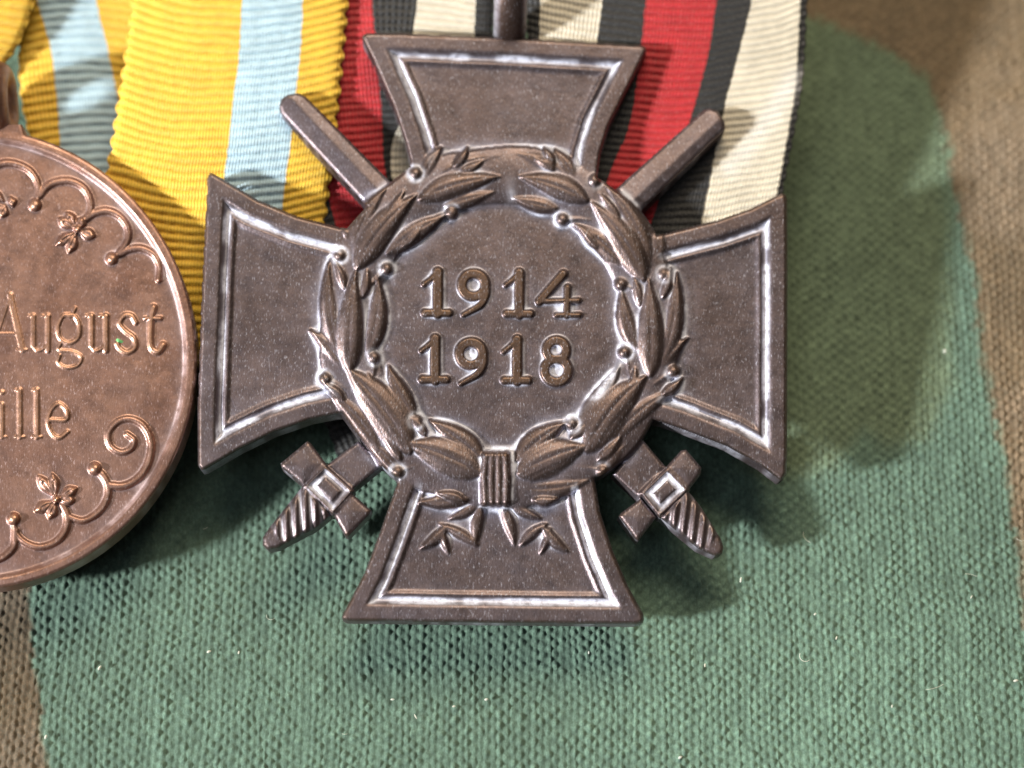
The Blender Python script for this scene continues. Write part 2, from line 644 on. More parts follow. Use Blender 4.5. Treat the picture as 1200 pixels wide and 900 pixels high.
        for L in range(1, len(self.parts)):
            name, parent, label = self.parts[L]
            m = inc & (clab == L)
            if m.sum() < 3:
                continue
            q = quad[m]
            eds = []
            for mask, a, b in ((open_t, (0, 0), (0, 1)), (open_b, (1, 1), (1, 0)), (open_l, (1, 0), (0, 0)), (open_r, (0, 1), (1, 1))):
                ii, jj = np.nonzero(mask & m)
                if len(ii):
                    eds.append(np.stack([idx[ii + a[0], jj + a[1]], idx[ii + b[0], jj + b[1]]], -1))
            u, inv = np.unique(q, return_inverse=True)
            V, NN, R, Wr, Fi = Vf[u], Nf[u], rf[u], wf[u], ff[u]
            F = inv.reshape(-1, 4)
            if eds:
                e = np.concatenate(eds)
                eu, einv = np.unique(e, return_inverse=True)
                einv = einv.reshape(-1, 2)
                n0 = len(u)
                k = len(eu)
                V = np.concatenate([V, Vf[eu], Bf[eu]])
                NN = np.concatenate([NN, Of[eu], Of[eu]])
                R = np.concatenate([R, wallres[eu], wallres[eu] * 0.5])
                Wr = np.concatenate([Wr, np.full(2 * k, 0.25)])
                Fi = np.concatenate([Fi, np.full(2 * k, 0.3)])
                wq = np.stack([n0 + einv[:, 0], n0 + einv[:, 1], n0 + k + einv[:, 1], n0 + k + einv[:, 0]], -1)
                F = np.concatenate([F, wq])
            o = mesh_obj(name, V, F, mat, objs.get(parent, root), origin, NN, {'residue': R, 'wear': Wr, 'film': Fi})
            if label:
                o['label'] = label
            objs[L] = o
            made.append(o)
        # plain back
        st_ = 5
        ib = idx[::st_, ::st_]
        sb = sdf[::st_, ::st_]
        cq = np.maximum(np.maximum(sb[:-1, :-1], sb[1:, :-1]), np.maximum(sb[:-1, 1:], sb[1:, 1:])) < 0
        q = np.stack([ib[:-1, :-1], ib[:-1, 1:], ib[1:, 1:], ib[1:, :-1]], -1)[cq]
        u, inv = np.unique(q, return_inverse=True)
        mesh_obj(back, Bf[u] + dir_world(plane.n) * S * 1.0, inv.reshape(-1, 4), mat, root, origin, None,
                 {'residue': np.zeros(len(u)), 'wear': np.zeros(len(u))})
        return made


# ------------------------------------------------------------------ the honour cross
TOP = [(424, 44), (426, 40), (431, 38), (467, 38.5), (600, 44), (752, 53), (757, 55), (757.5, 60), (744, 88), (733, 110), (713, 150), (704, 180), (699, 215),
       (690, 300), (490, 300), (484, 215), (480, 187), (475, 167), (460, 123), (448, 96), (437, 70)]
LEFT = [(243, 207), (245, 203), (248, 202), (302, 234), (347.6, 253), (397, 266), (480, 280), (480, 480), (393, 486), (364, 492),
        (323, 506), (282, 526), (241, 550), (236, 551), (232, 546), (231.5, 478), (236.5, 340)]
RIGHT = [(917, 226), (921, 228), (922.5, 234), (923, 300), (922.5, 530), (921.5, 555), (918, 562), (914, 563), (892, 546), (852, 523), (800, 503),
         (776, 495), (690, 478), (690, 290), (768, 276), (784, 272), (840, 258), (880, 244), (912, 228)]
BOT = [(400, 722), (401, 726), (406, 728), (560, 730), (744, 732), (753, 730), (755, 726), (754, 720), (736, 687), (718, 645), (703, 599), (697, 560),
       (690, 470), (480, 470), (464, 569), (445, 623), (427, 671)]
BL = [(327, 124), (330, 116), (337, 111), (349, 109), (358, 113), (470, 226), (436, 248), (329, 133)]
BR = [(825, 129), (832, 127), (841, 130), (849, 142), (850, 151), (740, 258), (706, 236)]
LH_NECK = [(383, 545), (420, 517), (448, 546), (413, 574)]
LH_G1 = [(360, 517), (364, 519), (384, 546), (355, 569), (330, 548), (329, 543)]
LH_G2 = [(411, 577), (435, 598), (433, 603), (408, 629), (404, 627), (389, 600)]
LH_BLK = [(381, 543), (416, 575), (390, 605), (354, 570)]
LH_GRIP = [(356, 568), (388, 604), (370, 619), (326, 642), (314, 644), (308, 639), (308, 630), (316, 618)]
RH_NECK = [(752, 514), (780, 547), (750, 586), (718, 556)]
RH_G1 = [(778, 550), (798, 528), (804, 527), (822, 548), (821, 556), (806, 575)]
RH_G2 = [(751, 584), (728, 601), (725, 605), (744, 631), (748, 634), (769, 606)]
RH_BLK = [(782, 546), (809, 574), (773, 608), (749, 578)]
RH_GRIP = [(805, 574), (820, 592), (845, 632), (848, 642), (846, 649), (838, 652), (818, 643), (774, 607)]


def build_cross():
    R = Relief(226, 32, 930, 738, 1.0)
    X, Y = R.X, R.Y
    cx, cy = 585.0, 383.0
    rad = np.hypot(X - cx, Y - cy)
    ang = np.arctan2(Y - cy, X - cx)
    base = cross_base
    # parts
    medallion = R.part('center_medallion')
    arms = [R.part('arm') for _ in range(4)]
    panels = [R.part('panel', a) for a in arms]
    wreath = R.part('wreath')
    bow = R.part('ribbon_bow')
    swords = [R.part('sword') for _ in range(2)]
    guards = [R.part('guard', s) for s in swords]
    blocks = [R.part('guard_block', s) for s in swords]
    grips = [R.part('grip', s) for s in swords]
    # outline
    sd_arm = [poly_sdf(X, Y, p) for p in (TOP, LEFT, RIGHT, BOT)]
    sd_disc = rad - (212 + 2.5 * np.sin(ang * 9 + 1))
    sd_sw = [np.minimum.reduce([poly_sdf(X, Y, p) for p in ps]) for ps in
             ((BL, LH_NECK, LH_G1, LH_G2, LH_BLK, LH_GRIP), (BR, RH_NECK, RH_G1, RH_G2, RH_BLK, RH_GRIP))]
    sd_main = np.minimum(np.minimum.reduce(sd_arm), sd_disc)
    sdf = np.minimum(sd_main, np.minimum(*sd_sw))
    # arms: raised border, groove, thin raised line, sunk panel
    H = np.full(X.shape, -10.0)
    lab = np.zeros(X.shape, np.int32)
    for k, s in enumerate(sd_arm):
        d = -s
        dj = d + (fbm(X, Y, 60, 90 + k) - 0.5) * 1.2
        prof = np.interp(dj, [0, 18.0, 20.5, 25.0, 28.5, 31.0, 33.5, 37.5, 60, 120], [0, 0.3, -0.8, -6.0, -6.0, -2.2, -2.2, -5.2, -5.6, -5.0])
        m = d > 0
        H = np.where(m, np.maximum(H, prof), H)
        lab = np.where(m, np.where(d > 29, panels[k], arms[k]), lab)
        R.extra += m * (sstep(19.5, 22.5, dj) - sstep(28, 31.5, dj)) * (0.85 if k in (1, 3) else 0.62) * sstep(0.2, 0.5, fbm(X, Y, 80, 96 + k) + (0.12 if k == 3 else 0)) * sstep(200, 214, rad)
    # wreath bed and the middle field
    ring = -4.0 + 7.5 * np.sqrt(np.clip(1 - ((rad - 180) / 36.0) ** 2, 0, 1))
    mfield = -4.4 + 1.6 * (1 - np.clip(rad / 140, 0, 1) ** 2)
    H = np.where(rad < 146, mfield, H)
    lab = np.where(rad < 146, medallion, lab)
    onr = (rad >= 140) & (rad < 216)
    H = np.where(onr, np.maximum(H if True else H, np.where(sd_disc < 0, np.maximum(ring, -6.0), -99)), H)
    lab = np.where((rad >= 146) & (sd_disc < 0) & ((ring > -3.0) | (lab == 0)), wreath, lab)
    # swords: blades with a low ridge, guards, blocks, grips
    for k, (blade, gs, blk, grip, ax) in enumerate(((BL, (LH_G1, LH_G2), LH_BLK, LH_GRIP, ((341, 118), (455, 238))),
                                                    (BR, (RH_G1, RH_G2), RH_BLK, RH_GRIP, ((840, 137), (722, 248))))):
        out = sd_main > 0
        a, b = np.array(ax, float)
        dd = (b - a) / np.hypot(*(b - a))
        s = -(X - a[0]) * dd[1] + (Y - a[1]) * dd[0]
        m = (sd_sw[k] < 0.7) & (sd_main > -3)
        hb = np.where(poly_sdf(X, Y, blade) < 1, -6.0 - np.abs(s + (4 if k else 2)) * 0.20, -9.0)
        H = np.where(m & out, hb, np.where(m, np.maximum(H, hb), H))
        lab = np.where(m & out, swords[k], lab)
        for gpoly in gs:
            sg = poly_sdf(X, Y, gpoly)
            gi = (sg < 0.7) & out
            H = np.where(gi, -7.5 + 2.0 * np.clip(-sg / 14, 0, 1), H)
            lab = np.where(gi, guards[k], lab)
        sg = poly_sdf(X, Y, grip)
        gi = (sg < 0.7) & out
        g0 = np.array(grip[0], float) * 0.5 + np.array(grip[1] if k == 0 else grip[-1], float) * 0.5
        tipc = np.array((315, 637) if k == 0 else (842, 645), float)
        gd = (tipc - g0) / np.hypot(*(tipc - g0))
        al = (X - g0[0]) * gd[0] + (Y - g0[1]) * gd[1]
        ac = -(X - g0[0]) * gd[1] + (Y - g0[1]) * gd[0]
        twist = al + (0.8 * ac if k == 0 else -0.8 * ac)
        rid = 2.1 * np.sin(2 * np.pi * twist / 15.0) * (1 - sstep(58, 66, al))
        H = np.where(gi, -9.0 + 5.0 * np.sqrt(np.clip(1 - (ac / 19) ** 2, 0, 1)) + rid, H)
        lab = np.where(gi, grips[k], lab)
        R.extra += gi * sstep(0.2, 0.9, -rid / 1.9) * 0.25
        sb = poly_sdf(X, Y, blk)
        bi = sb < 0.5
        prof = np.interp(-sb, [0, 2.5, 4.5, 6.0, 10.5, 12.5, 30], [-6.0, -4.0, -4.0, -7.5, -7.5, -4.5, -3.8])
        H = np.where(bi & (out | (sd_main > -8)), prof, H)
        lab = np.where(bi & out, blocks[k], lab)
        R.extra += bi * (sstep(4.0, 5.5, -sb) - sstep(11, 12.5, -sb)) * 1.2
    R.H, R.lab = H, lab

    # laurel leaves: base, tip, width, height, bed, bend
    lv = [
        # left, from the tie upwards
        ((566, 556), (474, 518), 42, 11, 1.0, 4), ((566, 572), (488, 588), 20, 6, -2, -6), ((568, 541), (502, 492), 26, 8, -0.5, 3), ((566, 542), (545, 508), 12, 6, -2, 0),
        ((482, 532), (405, 430), 46, 11, 1.0, 6), ((444, 528), (384, 458), 24, 8, -1, 6), ((486, 490), (455, 428), 22, 8, -1, -3), ((470, 560), (428, 516), 22, 7, -2, 4),
        ((410, 438), (417, 316), 31, 11, 1.0, -3), ((402, 424), (385, 306), 22, 8, -1, -7), ((430, 418), (443, 324), 24, 8, -1, 5), ((412, 446), (362, 386), 20, 7, -2, 5),
        ((417, 316), (488, 228), 34, 11, 1.0, -7), ((414, 300), (454, 218), 22, 8, -1.5, -7), ((452, 298), (524, 252), 24, 8, -1, -4), ((412, 290), (416, 244), 16, 6, -2, -5),
        ((490, 234), (586, 207), 28, 11, 1.0, -5), ((502, 214), (588, 181), 20, 7, -1.5, -5), ((520, 242), (580, 225), 18, 8, -1, -1), ((496, 212), (518, 172), 18, 7, -2, -3),
        # right
        ((606, 556), (690, 522), 42, 11, 1.0, -4), ((606, 572), (692, 562), 24, 7, -1.5, 5), ((604, 541), (664, 494), 26, 8, -0.5, -3), ((606, 544), (626, 506), 12, 6, -2, 0),
        ((686, 530), (758, 440), 46, 11, 1.0, -7), ((714, 520), (790, 456), 24, 8, -1, -6), ((676, 504), (726, 428), 24, 8, -1, 4), ((700, 558), (738, 516), 22, 7, -2, -4),
        ((762, 442), (760, 326), 31, 11, 1.0, 2), ((774, 430), (793, 318), 22, 8, -1, 6), ((748, 412), (728, 338), 22, 8, -1, -4), ((768, 440), (806, 396), 18, 7, -2, -4),
        ((756, 330), (692, 236), 34, 11, 1.0, 7), ((762, 318), (706, 212), 24, 8, -1, 9), ((734, 312), (672, 262), 24, 8, -1, 4), ((768, 306), (768, 262), 16, 6, -2, 5),
        ((690, 236), (608, 207), 28, 11, 1.0, 5), ((668, 210), (604, 179), 20, 7, -1.5, 4), ((654, 245), (600, 232), 18, 8, -1, 0), ((674, 216), (648, 174), 18, 7, -2, 3),
    ]
    for b, t, w, h, z, bd in lv:
        R.leaf(b, t, w * 1.14, h * 0.88, z, R.part('leaf', wreath), bd, rib=1.0)
    # small leaves crowding the joints of the sprays
    for b, t, w in (((470, 540), (446, 506), 15), ((500, 512), (476, 486), 14), ((440, 470), (430, 436), 14), ((404, 470), (376, 448), 13), ((424, 350), (430, 314), 13),
                    ((404, 340), (392, 306), 12), ((446, 262), (474, 222), 14), ((470, 290), (496, 262), 13), ((540, 200), (566, 188), 13), ((532, 196), (548, 172), 12),
                    ((700, 540), (728, 510), 15), ((668, 514), (694, 490), 14), ((738, 464), (744, 430), 14), ((776, 462), (800, 442), 13), ((750, 360), (742, 324), 13),
                    ((776, 350), (786, 312), 12), ((728, 266), (702, 226), 14), ((700, 292), (676, 264), 13), ((650, 200), (626, 186), 13), ((648, 196), (636, 172), 12),
                    ((546, 588), (512, 578), 13), ((624, 586), (656, 584), 13)):
        R.leaf(b, t, w, 6.5, 1.5, R.part('leaf', wreath), 2, rib=0.8)
    # berries on stalks
    bs = [((488, 493), (494, 518)), ((466, 553), (492, 545)), ((438, 419), (436, 446)), ((381, 444), (404, 456)), ((453, 315), (432, 336)), ((398, 299), (406, 326)),
          ((529, 249), (494, 262)), ((487, 203), (482, 228)), ((670, 497), (668, 526)), ((706, 552), (676, 548)), ((732, 413), (738, 440)), ((789, 435), (764, 452)),
          ((728, 333), (752, 346)), ((778, 321), (768, 344)), ((659, 257), (692, 258)), ((697, 211), (694, 238))]
    for (bx, by), (sx, sy) in bs:
        R.stroke([(sx, sy), (0.5 * (sx + bx) + 1, 0.5 * (sy + by) - 1), (bx, by)], 3.0, 4.0, -0.5, wreath)
        R.dome((bx, by), 7.8, 7.2, -0.6, R.part('berry', wreath))
        w = R.win(bx - 16, by - 16, bx + 16, by + 16)
        R.extra[w] += 0.55 * np.exp(-((np.hypot(R.X[w] - bx, R.Y[w] - by) - 9.5) / 2.6) ** 2)
    # pale gap where the two branches meet at the top, bright inner lower right edge
    w = R.win(580, 195, 616, 256)
    R.extra[w] += np.exp(-((R.X[w] - 598) / 6) ** 2 - ((R.Y[w] - 226) / 15) ** 2) * 1.0
    w = R.win(660, 400, 740, 500)
    dl, _ = line_dist(R.X[w], R.Y[w], [(728, 422), (716, 442), (702, 462), (680, 482), (662, 492)])
    R.extra[w] += np.exp(-(dl / 4.5) ** 2) * 0.9
    # the tie and its loose ends
    for k, xx in enumerate((567.5, 576, 585, 594)):
        R.stroke([(xx + (582 - xx) * 0.15, 534), (xx, 560), (xx + (582 - xx) * 0.1, 588)], 5.6, 9, 1.5, bow)
    for b, t, w, bd in (((566, 584), (526, 608), 15, -3), ((562, 574), (512, 596), 13, -2), ((567, 586), (557, 641), 15, 3), ((561, 640), (514, 614), 13, 2),
                        ((526, 614), (492, 643), 15, -3), ((518, 616), (527, 650), 10, 2), ((586, 586), (603, 639), 15, -2), ((592, 584), (635, 608), 14, 3),
                        ((609, 640), (642, 613), 13, -2), ((634, 613), (667, 647), 15, 4), ((645, 618), (632, 650), 10, -2)):
        R.leaf(b, t, w, 5.6, -5.4, bow, bd, rib=0.5, fat=0.9)
    R.H = blur(R.H, 1.1)
    # the dates
    nh, nz = 4.8, -3.5

    def one(x, y):
        n = R.part('numeral', medallion)
        R.stroke([(x + 20, y + 3), (x + 20, y + 51)], 7.2, nh, nz, n, True)
        R.stroke([(x + 19, y + 5), (x + 11, y + 12), (x + 4, y + 17)], 5.0, nh, nz, n, True, taper=0.75)
        R.stroke([(x + 5, y + 50.5), (x + 33, y + 50.5)], 5.8, nh, nz, n, True)

    def nine(x, y):
        n = R.part('numeral', medallion)
        a = np.linspace(0, 2 * np.pi, 33)
        R.stroke(np.c_[x + 20 + 13.5 * np.cos(a), y + 18 + 13.5 * np.sin(a)], 7.1, nh, nz, n, True)
        R.stroke(smooth_line([(x + 33.5, y + 17), (x + 34, y + 30), (x + 27, y + 42), (x + 8, y + 53)], 6), 6.8, nh, nz, n, True, taper=0.5)
        w = R.win(x + 5, y + 3, x + 35, y + 33)
        R.extra[w] += 1.4 * (1 - sstep(6.5, 8.5, np.hypot(R.X[w] - x - 20, R.Y[w] - y - 18)))

    def four(x, y):
        n = R.part('numeral', medallion)
        R.stroke([(x + 32, y + 4), (x + 4, y + 36)], 6.2, nh, nz, n, True)
        R.stroke([(x + 4, y + 36), (x + 50, y + 35)], 4.2, nh, nz, n, True)
        R.stroke([(x + 37, y + 20), (x + 36, y + 52)], 5.4, nh, nz, n, True)
        R.stroke([(x + 24, y + 52), (x + 51, y + 52)], 4.2, nh, nz, n, True)
        w = R.win(x + 15, y + 15, x + 55, y + 50)
        for ex, ey, er in ((x + 27, y + 25, 5), (x + 25, y + 43, 4.5), (x + 46, y + 43, 4), (x + 45, y + 27, 4)):
            R.extra[w] += 0.8 * np.exp(-((R.X[w] - ex) ** 2 + (R.Y[w] - ey) ** 2) / er ** 2)

    def eight(x, y):
        n = R.part('numeral', medallion)
        a = np.linspace(0, 2 * np.pi, 33)
        for yy, r in ((14.5, 11.5), (38, 13.5)):
            R.stroke(np.c_[x + 21 + r * np.cos(a), y + yy + r * np.sin(a)], 6.9, nh, nz, n, True)
            w = R.win(x, y + yy - 15, x + 42, y + yy + 15)
            R.extra[w] += 1.4 * (1 - sstep(r - 6.5, r - 4.5, np.hypot(R.X[w] - x - 21, R.Y[w] - y - yy)))

    one(493, 316); nine(535, 316); one(588.5, 317); four(628, 317)
    one(490, 394); nine(532, 396.5); one(586, 395); eight(631, 396)
    # thin cut of residue along the left foot of the arms, as on the photograph
    made = R.build(CROSS, sdf, 30.0, cross_root, base, M_CROSS, 5.0)
    return made


cross_base = to_world(CROSS.at(585, 385, 0) - CROSS.n * 30.0)
cross_root = empty('honour_cross', cross_base)
tag(cross_root, 'dark bronzed cross with two swords, laurel wreath and the dates 1914 1918', 'medal')
build_cross()


# ------------------------------------------------------------------ the round medal
def build_disc():
    R = Relief(-312, 146, 238, 696, 1.0)
    X, Y = R.X, R.Y
    cx, cy, rr = -36.5, 420.4, 271.0
    sq = 0.985
    rad = np.hypot((X - cx) / sq, Y - cy)
    sdf = (rad - rr) * 0.99
    neck = poly_sdf(X, Y, [(-24, 140), (24, 140), (34, 172), (-34, 172)])
    sdf = np.minimum(sdf, neck)
    face = R.part('face')
    rim = R.part('rim')
    d = rr - rad
    prof = np.interp(d, [-20, 0, 9.5, 12, 16, 30, 60], [0, 0, 0.6, -0.6, -5.6, -5.6, -5.0])
    dome = 2.2 * np.clip(1 - (rad / 250) ** 2, 0, 1)
    R.H = prof + dome + (fbm(X, Y, 40, 120) - 0.5) * 0.8
    R.lab = np.where(d < 13, rim, face).astype(np.int32)
    R.extra += (sstep(10.5, 13, d) - sstep(14.5, 17, d)) * 0.55
    z = -4.6

    def mir(pts):
        p = np.asarray(pts, float).copy()
        p[:, 0] = 2 * cx - p[:, 0]
        return p

    arcs = [
        [(-16, 206), (-8, 196), (6, 191), (22, 193), (36, 201), (44, 214), (45, 228), (41, 238)],
        [(47, 228), (54, 219), (66, 213), (82, 212), (97, 219), (105, 232), (106, 247), (97, 261)],
        [(98, 258), (110, 250), (126, 247), (141, 254), (150, 268), (149, 283), (139, 296), (132, 302)],
        [(139, 298), (152, 292), (166, 291), (180, 298), (187, 312), (186, 328)],
        [(128, 569), (146, 569), (163, 559), (174, 541), (177, 518), (168, 499), (153, 491), (138, 494), (127, 507), (129, 522), (141, 530), (153, 526), (157, 516), (149, 509)],
        [(111, 549), (121, 558), (127, 572), (124, 588), (113, 602), (97, 610), (82, 606)],
        [(73, 592), (79, 606), (76, 622), (65, 635), (47, 641), (30, 636), (19, 625), (16, 610)],
        [(18, 622), (16, 640), (2, 654), (-16, 658), (-30, 652)],
    ]
    for a in arcs:
        for side in (0, 1):
            p = mir(a) if side else np.array(a, float)
            q = smooth_line(p, 6)
            n = R.part('scroll', face)
            R.stroke(q, 4.6, 3.4, z, n, taper=0.75)
            # second, thinner line outside the scroll
    for c in ((41, 240), (131, 303), (111, 549), (16, 608), (91, 268), (66, 585)):
        for side in (0, 1):
            p = (2 * cx - c[0], c[1]) if side else c
            R.dome(p, 7.5 if c not in ((91, 268), (66, 585)) else 5, 8.5, z, R.part('bead', face))
    for c, lobes in (((90, 270), [(72, 258), (70, 284), (82, 292), (108, 276), (80, 252), (96, 258)]),
                     ((66, 585), [(48, 562), (62, 560), (86, 574), (45, 597), (59, 604), (84, 586)]),
                     ((8, 238), [(-8, 228), (16, 236), (2, 252), (-8, 246)])):
        for side in (0, 1):
            n = R.part('rosette', face)
            cc = np.array(c, float)
            for l in lobes:
                b, t = cc + (np.array(l) - cc) * 0.1, cc + (np.array(l, float) - cc) * 1.22
                if side:
                    b[0] = 2 * cx - b[0]
                    t[0] = 2 * cx - t[0]
                R.leaf(b, t, 15, 7.0, z - 0.5, n, rib=1.6, fat=1.3)
                e = cc + (np.array(l, float) - cc) * 0.95
                R.dome((2 * cx - e[0] if side else e[0], e[1]), 4.2, 6.0, z, n)

    # lettering
    lh, lz = 2.7, z + 0.3

    def glyph(segs):
        n = R.part('letter', face)
        for pts, r in segs:
            R.stroke(pts if len(pts) == 2 else smooth_line(pts, 5), r + 0.7, lh, lz, n, True)

    B1 = 410.0

    def g_u(x, b=B1):
        glyph([([(x + 3, b - 40), (x + 3, b - 5)], 3.9), ([(x + 3, b - 6), (x + 7, b + 1), (x + 14, b - 1), (x + 19, b - 6)], 2.6), ([(x + 20, b - 40), (x + 20, b + 1)], 3.9),
               ([(x - 3, b - 40), (x + 5, b - 40)], 2.2), ([(x + 13, b - 40), (x + 22, b - 40)], 2.2)])

    def g_i(x, b):
        glyph([([(x, b - 38), (x, b)], 3.9), ([(x - 5, b), (x + 5, b)], 2.2), ([(x - 0.5, b - 52), (x + 0.5, b - 52)], 4.0)])

    def g_l(x, b):
        glyph([([(x, b - 55), (x, b)], 3.9), ([(x - 5, b), (x + 5, b)], 2.2), ([(x - 5, b - 55), (x, b - 55)], 2.2)])

    def g_e(x, b):
        glyph([([(x + 6, b - 20), (x + 24, b - 20), (x + 25, b - 31), (x + 16, b - 39), (x + 7, b - 32), (x + 3, b - 18), (x + 7, b - 5), (x + 16, b + 1), (x + 26, b - 6)], 3.1)])

    def g_d(x, b):
        glyph([([(x + 24, b - 55), (x + 24, b)], 3.9), ([(x + 23, b - 34), (x + 13, b - 39), (x + 4, b - 28), (x + 3, b - 14), (x + 8, b - 1), (x + 17, b), (x + 23, b - 8)], 3.0)])

    def g_r(x, b):
        glyph([([(x, b - 38), (x, b)], 3.9), ([(x, b - 28), (x + 7, b - 38), (x + 15, b - 36)], 2.8), ([(x - 5, b), (x + 5, b)], 2.2)])

    # August
    glyph([([(-9, B1), (12, 348)], 2.4), ([(12, 346), (26, B1)], 4.6), ([(-2, 391), (20, 391)], 2.2), ([(19, B1), (31, B1)], 2.2)])
    g_u(36)
    glyph([([(83, 370), (74, 370), (68, 382), (70, 396), (80, 402), (91, 396), (93, 382), (88, 371), (82, 369)], 3.2), ([(86, 366), (88, 361)], 2.6),
           ([(71, 402), (69, 410), (84, 412), (95, 418), (91, 428), (78, 431), (68, 425), (70, 416)], 2.7)])
    g_u(104)
    glyph([([(159, 378), (154, 370), (145, 370), (140, 379), (147, 388), (157, 396), (158, 407), (149, 413), (140, 408), (137, 402)], 3.4)])
    glyph([([(180, 360), (177, 374), (176, 396), (178, 408), (185, 412), (191, 404)], 3.7), ([(170, 373), (188, 373)], 2.2)])
    # the rest of the line, beyond the picture's edge
    x = -262
    glyph([([(x + 6, 352), (x + 6, B1)], 4.2), ([(x, 352), (x + 36, 352)], 2.6), ([(x + 6, 380), (x + 28, 380)], 2.4), ([(x, B1), (x + 13, B1)], 2.2)])
    g_r(-217, B1); g_i(-190, B1); g_e(-182, B1); g_d(-148, B1); g_r(-110, B1); g_i(-86, B1)
    glyph([([(-54, 380), (-62, 371), (-71, 378), (-74, 392), (-69, 406), (-60, 411), (-52, 404)], 3.1)])
    glyph([([(-42, 355), (-42, B1)], 3.9), ([(-42, 382), (-33, 371), (-24, 376), (-22, 388)], 2.8), ([(-22, 386), (-22, B1)], 3.9)])
    # Medaille
    B2 = 512.0
    x = -160
    glyph([([(x, 455), (x, B2)], 3.0), ([(x, 455), (x + 19, B2 - 4)], 4.0), ([(x + 19, B2 - 4), (x + 38, 455)], 2.4), ([(x + 38, 455), (x + 38, B2)], 4.4)])
    g_e(-112, B2); g_d(-78, B2)
    glyph([([(-40, 482), (-32, 474), (-24, 478), (-22, 490)], 3.0), ([(-22, 486), (-22, B2)], 3.9), ([(-22, 490), (-38, 494), (-41, 504), (-34, 512), (-23, 504)], 2.8)])
    g_i(2, B2); g_l(23, B2); g_l(43, B2); g_e(53, B2)
    R.build(DISC, sdf, 34.0, disc_root, disc_base, M_DISC, 4.5, res_gain=0.7)


disc_base = to_world(DISC.at(-36, 420, 0) - DISC.n * 34.0)
disc_root = empty('round_medal', disc_base)
tag(disc_root, 'round copper-brown medal lettered August, cut off by the left edge of the photo', 'medal')
build_disc()


def torus(name, plane, px, py, h, Rm, rm, mat, parent, origin, flat=1.0, tilt=0.0):
    """ring standing edge-on to the camera"""
    c = plane.at(px, py, h)
    ex = np.array([math.cos(tilt), math.sin(tilt), 0.0])
    ey = np.array([-math.sin(tilt), math.cos(tilt), 0.0])
    ez = plane.n
    a = np.linspace(0, 2 * np.pi, 65)[:-1]
    b = np.linspace(0, 2 * np.pi, 33)[:-1]
    A, Bv = np.meshgrid(a, b, indexing='ij')
    rad = Rm + rm * flat * np.cos(Bv)
    off = rm * np.sin(Bv)
    V = c + off[..., None] * ex + (rad * np.cos(A))[..., None] * ey + (rad * np.sin(A))[..., None] * ez
    idx = np.arange(64 * 32).reshape(64, 32)
    F = np.stack([idx, np.roll(idx, -1, 0), np.roll(np.roll(idx, -1, 0), -1, 1), np.roll(idx, -1, 1)], -1).reshape(-1, 4)
    n = 64 * 32
    return mesh_obj(name, to_world(V).reshape(-1, 3), F[:, ::-1], mat, parent, origin, None,
                    {'residue': (0.5 * sstep(0.55, 0.95, np.abs(np.sin(Bv)))).ravel(), 'wear': np.full(n, 0.2)})


torus('suspension_ring', CROSS, 597, -12, -16, 62, 20, M_CROSS, cross_root, cross_base, 0.8)
torus('suspension_ring', DISC, -3, 120, -14, 33, 19, M_DISC, disc_root, disc_base, 0.8)


# ------------------------------------------------------------------ ribbons
YEL = (0.88, 0.55, 0.055)
BLU = (0.52, 0.68, 0.76)
RED = (0.52, 0.012, 0.022)
BLK = (0.016, 0.015, 0.016)
WHT = (0.75, 0.67, 0.54)


